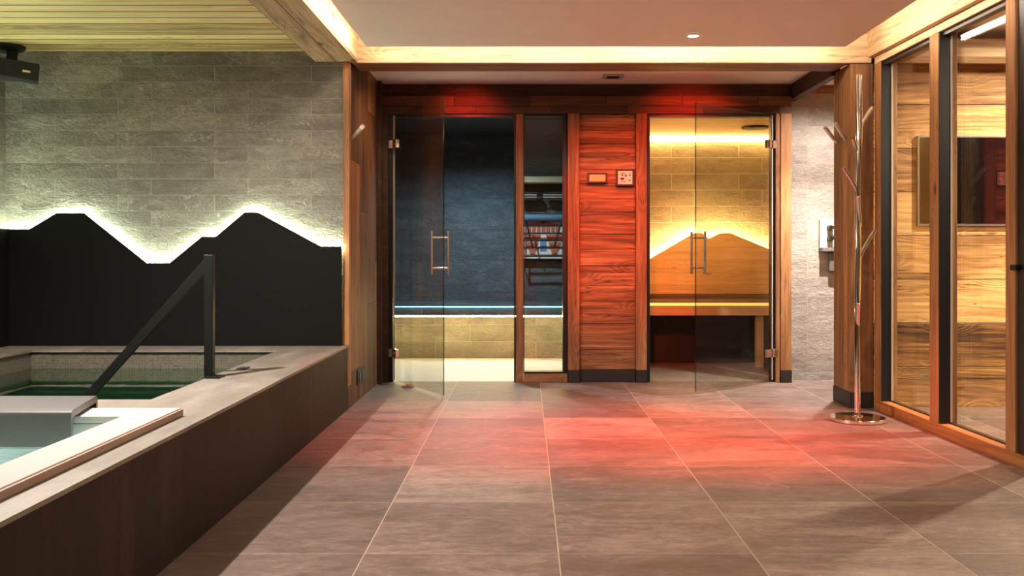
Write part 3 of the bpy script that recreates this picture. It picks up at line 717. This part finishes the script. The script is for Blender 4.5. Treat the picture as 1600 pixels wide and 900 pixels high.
bx('water', (-2.814, -1.386, 3.461, 5.299, 0.262, 0.281), 'water_pool', t, label='dark green still water')
# drain/button on the coping
o = bx('pool_button', (-1.365, -1.318, 4.385, 4.455, HC, HC+0.006), 'charcoal', None, 0.002)
tag(o, 'small flat dark plate set on the pool coping near the handrail', 'button')

# hot tub
t = thing('hot_tub', 'white hot tub with turquoise water in the near left corner', 'hot tub', (-2.0, 2.0, 0))
HR = 0.411
rim = MB(); rim.box(-1.289, -1.159, 0.7, 3.13, HC+0.003, HR); rim.box(-3.05, -1.289, 2.97, 3.13, HC+0.003, HR); rim.box(-3.05, -2.90, 0.7, 2.97, HC+0.003, HR)
rim.box(-2.90, -1.289, 0.7, 0.85, HC+0.003, HR)
obj('rim', rim, 'white_acrylic', t, 0.003)
bx('rim_edge', (-1.158, -1.150, 0.7, 3.128, HC+0.002, HR-0.004), 'rim_edge', t, label='brownish outer edge of the rim')
ba = MB(); ba.box(-1.289, -1.27, 0.85, 2.97, -0.35, HC+0.002); ba.box(-2.90, -1.289, 2.97, 2.99, -0.35, HC+0.002); ba.box(-2.92, -2.90, 0.85, 2.97, -0.35, HC+0.002)
ba.box(-2.90, -1.289, 0.83, 0.85, -0.35, HC+0.002); ba.box(-2.92, -1.27, 0.83, 2.99, -0.37, -0.35)
ba.box(-1.75, -1.289, 0.85, 2.97, -0.35, 0.17)
obj('basin', ba, 'white_acrylic', t, 0.004)
bx('water', (-2.899, -1.290, 0.851, 2.969, 0.305, 0.325), 'water_tub', t, label='rippled turquoise water')
# grey moulded cover bridging the tub's back wall
t = thing('tub_cover', 'grey moulded cover bridging the white back rim of the hot tub', 'cover', (-2.1, 3.05, HR))
prof = [(2.885, 0.330), (2.885, 0.425), (2.890, 0.436), (2.902, 0.4415), (3.195, 0.4415), (3.212, 0.436), (3.216, 0.425), (3.216, 0.388), (3.196, 0.388), (3.196, 0.419), (2.912, 0.419), (2.906, 0.413), (2.906, 0.330)]
m = MB(); m.prism(prof, 0, -2.95, -1.415)
for v in m.bm.verts:
    if v.co.x > -2: v.co.x = -1.408-(v.co.y-2.885)*0.21
obj('shell', m, 'grey_plastic', t, smooth=True)
m = MB(); m.box(-2.9, -1.46, 2.912, 2.966, 0.33, 0.405)
obj('inner_lip', m, 'charcoal', t, label='dark inner lip')

obj('added_tub_light', MB().tube([(-2.05, 2.969, 0.262), (-2.05, 2.955, 0.262)], 0.038, 24), emit('tub_fill', (0.75, 1.0, 0.95), 9.0), bpy.data.objects['hot_tub'], label='round glowing disc added under water as fill light')  # added disc to brighten the tub, unseen behind the cover
light('tub_fill_spot', 'SPOT', (-2.05, 2.93, 0.262), (-1.75, 2.3, 0.1), 60, (0.75, 1.0, 0.95), spot_size=math.radians(165), spot_blend=0.5, shadow_soft_size=0.04)  # added spot that lifts the tub water and inner walls
# handrail
t = thing('handrail', 'black flat steel handrail sloping from the pool coping down into the water', 'handrail', (-1.393, 4.10, HC))
bx('post', (-1.393-0.019, -1.393+0.021, 4.085, 4.115, HC, 0.925), 'black_metal', t, 0.002)
bx('foot_plate', (-1.398-0.0, -1.335, 4.06, 4.14, HC, HC+0.008), 'black_metal', t, 0.001)
a = Vector((-1.395, 4.1, 0.895)); b = Vector((-2.02, 4.1, 0.195)); d = (b-a); L = d.length; an = math.atan2(d.z, d.x)
mt = Matrix.Translation(a) @ Matrix.Rotation(-an, 4, 'Y')
m = MB(); m.box(0, L, -0.010, 0.010, -0.019, 0.019, mt); obj('rail', m, 'black_metal', t, 0.002)

# ------------------------------------------------------------------ speaker
t = thing('speaker', 'black loudspeaker hanging from the pool ceiling at the upper left', 'speaker', (-2.95, 5.40, 1.90))
c = P(12, 80, 5.44)
obj('mount', MB().lathe((c.x, 5.43, HP-0.034), [(0.06, 0.0), (0.088, 0.010), (0.10, 0.024), (0.10, 0.0335)], 36), 'speaker', t, smooth=True)
obj('neck', MB().tube([(P(17, 0, 5.40).x, 5.40, 2.03), (P(17, 0, 5.40).x, 5.42, HP-0.030)], 0.029, 18), 'speaker', t, smooth=True)
cc = Vector((-2.945, 5.36, 1.985))
mt = Matrix.Translation(cc) @ Matrix.Rotation(math.radians(27), 4, 'Z') @ Matrix.Rotation(math.radians(6.0), 4, 'Y')
body = obj('cabinet', MB().box(-0.128, 0.128, -0.055, 0.05, -0.052, 0.052, mt), 'speaker', t, 0.004)
obj('grille', MB().box(-0.124, 0.124, -0.060, -0.055, -0.047, 0.047, mt), 'speaker', t, 0.001)
obj('badge', MB().box(0.046, 0.086, -0.063, -0.060, -0.010, 0.002, mt), 'steel', t, label='small silver maker badge')
obj('cable', MB().tube([(-3.02, 5.43, 2.105), (-3.00, 5.41, 2.07), (-2.99, 5.42, 2.045)], 0.005, 8), 'plate_grey', t, smooth=True)

# ------------------------------------------------------------------ coat stand
YC = 5.20
cs = P(1340, 0, YC).x
t = thing('coat_stand', 'tall chrome coat stand with branch hooks on a round base', 'coat stand', (cs, YC, 0))
obj('base', MB().lathe((cs, YC, 0), [(0.146, 0.0), (0.150, 0.004), (0.150, 0.018), (0.146, 0.022), (0.03, 0.026), (0.026, 0.034)], 56), 'chrome', t, smooth=True)
obj('pole', MB().tube([(cs, YC, 0.03), (cs-0.004, YC, 0.55), (cs+0.004, YC, 0.93), (cs, YC, 1.25), (cs+0.008, YC, 1.60), (cs+0.008, YC, 1.928)], [0.016, 0.016, 0.017, 0.017, 0.018, 0.018], 20), 'chrome', t, smooth=True)
hooks = [((1339, 236), (1331, 217), -0.02), ((1341, 298), (1316, 263), -0.02), ((1344, 348), (1336, 308), -0.05), ((1341, 402), (1366.5, 359), -0.01), ((1344, 194), (1363, 168), 0.0), ((1340, 508), (1336.5, 474), -0.05)]
for (bx0, by0), (tx, ty), dy in hooks:
    a = P(bx0, by0, YC); e = P(tx, ty, YC); e.y += dy
    k1 = a+(e-a)*0.25+Vector((0, 0, -0.004))
    obj('hook', MB().tube([a+Vector((0, 0, -0.02)), k1, a+(e-a)*0.6, e], [0.011, 0.0105, 0.010, 0.011], 14), 'chrome', t, smooth=True)

# wall hooks
def wall_hook(label, base, tips, nrm, group):
    t = thing('wall_hook', label, 'hook', base, group=group)
    base = Vector(base); n = Vector(nrm)
    for i, tp in enumerate(tips):
        obj('peg', MB().tube([base, base+(Vector(tp)-base)*0.3+Vector((0, 0, -0.006)), tp], [0.011, 0.011, 0.013], 14), M['hook_steel'], t, smooth=True)
    return t
wall_hook('chrome branch hook on the brown plank wall beside the pool tiles', (XC, 5.66, P(0, 217, 5.66).z), [P(568, 196, 5.62), P(565, 199, 5.50)], (1, 0, 0), None)
wall_hook('chrome peg hook on the far part of the broad post, left of its twin', (1.954, 5.86, P(0, 222, 5.86).z), [P(1289, 199, 5.80)], (-1, 0, 0), None)
wall_hook('chrome peg hook on the near part of the broad post, closest to the coat stand', (1.954, 5.70, P(0, 217, 5.70).z), [P(1305, 193, 5.62)], (-1, 0, 0), None)

# socket low on the plank wall
t = thing('wall_socket', 'small black socket low on the brown plank wall', 'socket', (XC, 6.1, 0.09))
bx('plate', (XC, XC+0.008, 5.86, 6.12, 0.105, 0.195), 'charcoal', t, 0.002)
bx('insert', (XC+0.008, XC+0.011, 5.90, 5.975, 0.118, 0.182), 'black_frame', t, 0.001); bx('insert', (XC+0.008, XC+0.011, 6.005, 6.08, 0.118, 0.182), 'black_frame', t, 0.001)

# shell-like door stop on the floor
t = thing('seashell', 'small pinkish shell lying on the floor at the open steam room door', 'shell', P(636, 605, 6.52))
for (px, py, sx, sy, sz, rz) in ((640, 603, 0.030, 0.022, 0.020, -0.3), (631.5, 604, 0.016, 0.016, 0.013, 0.5)):
    c = P(px, py, 6.50); c.z = sz*0.8
    m = MB(); bmesh.ops.create_uvsphere(m.bm, u_segments=22, v_segments=12, radius=1.0)
    for v in m.bm.verts:
        an = math.atan2(v.co.y, v.co.x); v.co *= 1+0.06*math.sin(an*11)
        v.co = Vector((v.co.x*sx, v.co.y*sy, max(v.co.z, -0.75)*sz*(1.1 if v.co.x > 0 else 0.85)))
        v.co = Matrix.Rotation(rz, 3, 'Z') @ v.co + c
    obj('valve', m, 'shell', t, smooth=True)
bpy.data.objects['seashell'].location.z = 0.0; 
for ch in bpy.data.objects['seashell'].children: ch.location.z += P(636, 605, 6.52).z

# shower mixer on the passage wall
def m_px(x, y): return P(x, y, 6.85)
t = thing('shower_mixer', 'square grey shower mixer plate with two dark knobs on the pale tiled wall', 'shower mixer', (2.2, 6.87, 0.93))
a = m_px(1281, 388); b = m_px(1318, 343)
bx('plate', (a.x, b.x, 6.845, 6.879, a.z, b.z), 'plate_grey', t, 0.003)
a = m_px(1282, 393); b = m_px(1318, 387)
bx('shelf', (a.x, b.x, 6.80, 6.879, a.z, b.z), plain('shelf_grey', (0.16, 0.15, 0.14), 0.4), t, 0.002, label='darker ledge under the plate')
a = m_px(1295, 425); b = m_px(1306, 393)
bx('hose_holder', (a.x, b.x, 6.83, 6.879, a.z, b.z), plain('holder_grey', (0.13, 0.12, 0.11), 0.4), t, 0.01)
for yy in (356, 373):
    c = m_px(1296, yy)
    obj('knob', MB().tube([(c.x, 6.845, c.z), (c.x, 6.80, c.z)], [0.022, 0.017], 20).tube([(c.x, 6.81, c.z), (c.x+0.045, 6.80, c.z+0.02)], 0.006, 10), plain('knob_dark', (0.06, 0.06, 0.055), 0.2, 0.8), t, smooth=True)

# ------------------------------------------------------------------ glazed wall on the right
GX = thing('window_2', 'wood framed glass wall on the right with two tall panes', 'window', (glx(5.57), 5.57, 0), kind='structure')
# local frame: along = towards camera
dv = Vector((0.031, -1, 0)).normalized(); nv = Vector((dv.y, -dv.x, 0))  # nv points -x (into hall)
nv = Vector((-1, -0.031, 0)).normalized()
GM = Matrix(((dv.x, -nv.x, 0, glx(5.57)), (dv.y, -nv.y, 0, 5.57), (0, 0, 1, 0), (0, 0, 0, 1)))   # local: u along to camera, v outward (+x), z
def gy(x, off=0.0):    # distance u along wall for picture column x, v = off
    best = 0; 
    lo, hi = -1.0, 5.5
    for _ in range(60):
        mid = (lo+hi)/2; p = GM @ Vector((mid, off, 0)); 
        if CX+F*p.x/p.y < x: lo = mid
        else: hi = mid
    return lo
def gbox(u0, u1, v0, v1, z0, z1): 
    return MB().box(u0, u1, v0, v1, z0, z1, GM)
UE = 7.6
u1374 = gy(1369.5); ua, ub = gy(1452), gy(1466); uc, ud = gy(1571), gy(1586)
obj('sill', gbox(u1374-0.03, UE, 0.0, 0.10, 0.0, 0.060), 'sill_y', GX, 0.003)
obj('track', gbox(u1374, UE, 0.055, 0.085, 0.060, 0.066), 'black_frame', GX, label='black glazing track')
obj('head', gbox(u1374-0.03, UE, 0.0, 0.10, 2.065, 2.107), 'pale_yz', GX, 0.003)
obj('mullion', gbox(u1374-0.03, gy(1376), 0.0, 0.10, 0.060, 2.065), 'trim_z', GX, 0.003)
obj('mullion', gbox(ua, ub, 0.0, 0.10, 0.060, 2.065), 'trim_z', GX, 0.003)
obj('mullion', gbox(uc, ud, 0.0, 0.10, 0.060, 2.065), 'trim_z', GX, 0.003)
gf = MB()
for (u0, u1) in ((gy(1376), ua), (ub, uc)):
    for (p0, p1) in ((u0, u0+0.006), (u1-0.006, u1)):
        gf.box(p0, p1, 0.004, 0.062, 0.062, 2.062, GM)
    gf.box(u0+0.006, u1-0.006, 0.02, 0.062, 2.045, 2.062, GM)
obj('black_frame', gf, 'black_frame', GX, label='black inner frame around the panes')
gs = MB()
for (u0, u1) in ((gy(1376), ua), (ub, uc)):
    gs.box(u0+0.0065, u0+0.012, 0.060, 0.068, 0.068, 2.05, GM)
obj('seal', gs, plain('pale_seal', (0.62, 0.52, 0.42), 0.4), GX, label='thin pale sealing strip')
for (u0, u1) in ((gy(1376), ua), (ub, uc)):
    obj('glass', gbox(u0+0.007, u1-0.007, 0.060, 0.068, 0.067, 2.05), 'glass_clear', GX)
o = obj('ceiling_beam', gbox(u1374-0.06, UE, -0.035, 0.10, 2.108, 2.358), 'pale_yz', None, 0.004)
tag(o, 'pale timber beam running along the top of the right glass wall', 'beam')
# door beyond
t = thing('door_3', 'black framed glass door at the right edge', 'door', tuple(GM @ Vector((ud+0.01, 0.03, 0))), kind='structure')
m = MB(); m.box(ud+0.004, ud+0.075, 0.010, 0.06, 0.068, 2.05, GM); m.box(ud+0.60, ud+0.66, 0.010, 0.06, 0.068, 2.05, GM)
m.box(ud+0.075, ud+0.60, 0.010, 0.06, 0.068, 0.14, GM); m.box(ud+0.075, ud+0.60, 0.010, 0.06, 1.98, 2.05, GM)
obj('frame', m, 'black_frame', t, 0.002)
obj('glass', gbox(ud+0.077, ud+0.598, 0.03, 0.038, 0.142, 1.978), 'glass_clear', t)
zc = P(0, 418, 4.05).z
obj('latch', gbox(ud-0.02, ud+0.03, -0.012, 0.010, zc-0.012, zc+0.012), 'black_metal', t, 0.002)
obj('mullion', gbox(ud+0.665, ud+0.72, 0.0, 0.10, 0.060, 2.065), 'trim_z', GX, 0.003)
obj('glass', gbox(ud+0.725, ud+1.895, 0.060, 0.068, 0.067, 2.05), 'glass_clear', GX)
o = obj('wall_right_near', gbox(ud+1.9, UE, -0.02, 0.12, 0.0, 2.107), 'far_planks', None); tag(o, 'plank wall beside the camera on the right', None, None, 'structure')

# television on the plank wall
t = thing('television', 'black television on the plank wall behind the glazing', 'television', (2.85, 5.62, 1.1))
a = P(1436, 353, 5.62); 
bx('frame', (a.x, a.x+0.97, 5.640, 5.659, a.z, P(0, 211, 5.62).z), 'tv_frame', t, 0.002)
bx('screen', (a.x+0.014, a.x+0.956, 5.637, 5.641, a.z+0.016, P(0, 211, 5.62).z-0.012), 'screen', t)

# ------------------------------------------------------------------ lamps and added fill lights as fixtures
lab = {
    ('pool', 0): 'round white downlight in the board ceiling over the pool', ('pool', 1): 'round white downlight in the board ceiling over the hot tub',
    ('glass', 0): 'round white downlight in the room behind the glazing, nearest its television', ('glass', 1): 'round white downlight in the room behind the glazing, nearest the glass door', ('passage', 0): 'round white downlight in the soffit above the passage',
    ('hall', 0): 'small bright white downlight glowing near the far edge of the white ceiling panel', ('hall', 1): 'added white fill downlight in the ceiling panel, nearer right one out of view', ('hall', 2): 'added white fill downlight in the ceiling panel, nearer left one out of view',
    ('red', 0): 'leftmost of the three red downlights in the white ceiling panel', ('red', 1): 'middle one of the three red downlights in the white ceiling panel', ('red', 2): 'rightmost of the three red downlights in the white ceiling panel',
    ('sauna', 0): 'added unseen warm fill light in the sauna ceiling just behind the glass',
    ('steam', 0): 'added unseen cool white fill light in the dark steam room ceiling',
    ('soffit', 0): 'red downlight in the soffit in front of the steam room', ('soffit', 1): 'red downlight in the soffit in front of the sauna'}
cnt = {}
for k, loc, tgt, e, c, ang, bl in SPOTS:
    i = cnt.get(k, 0); cnt[k] = i+1
    x, y, z = loc; zt_ = z+0.015
    t = thing('downlight', lab[(k, i)], 'downlight', (x, y, z-0.002), group='ceiling downlights')
    m = MB()
    n = 32; R1, R0 = 0.040, 0.028
    rings = []
    for r, zz in ((R0, zt_-0.002), (R0, zt_-0.010), (R1-0.004, zt_-0.010), (R1, zt_-0.004), (R1, zt_-0.0002)):
        rings.append([m.bm.verts.new((x+r*math.cos(2*PI*j/n), y+r*math.sin(2*PI*j/n), zz)) for j in range(n)])
    for A, B in zip(rings, rings[1:]):
        for j in range(n): m.bm.faces.new([A[j], A[(j+1) % n], B[(j+1) % n], B[j]])
    obj('trim_ring', m, 'white_paint' if k != 'red' else 'white_paint', t, smooth=True)
    obj('lens', MB().lathe((x, y, zt_-0.004), [(0.0275, 0.0), (0.0275, 0.003)], 28), 'lens_red' if k in ('red', 'soffit') else 'lens_white', t)
# twin fixture on the soffit
t = thing('ceiling_fixture', 'small grey twin slot fixture on the white soffit in the middle', 'fixture', (0.61, 6.5, 2.15))
a = P(941, 0, 6.5).x; b = P(974, 0, 6.5).x
bx('plate', (a, b, 6.42, 6.56, 2.160, 2.1695), 'plate_grey', t, 0.003)
bx('slot', (a+0.03, b-0.03, 6.45, 6.48, 2.156, 2.1605), 'black_frame', t, 0.001); bx('slot', (a+0.03, b-0.03, 6.50, 6.53, 2.156, 2.1605), 'black_frame', t, 0.001)
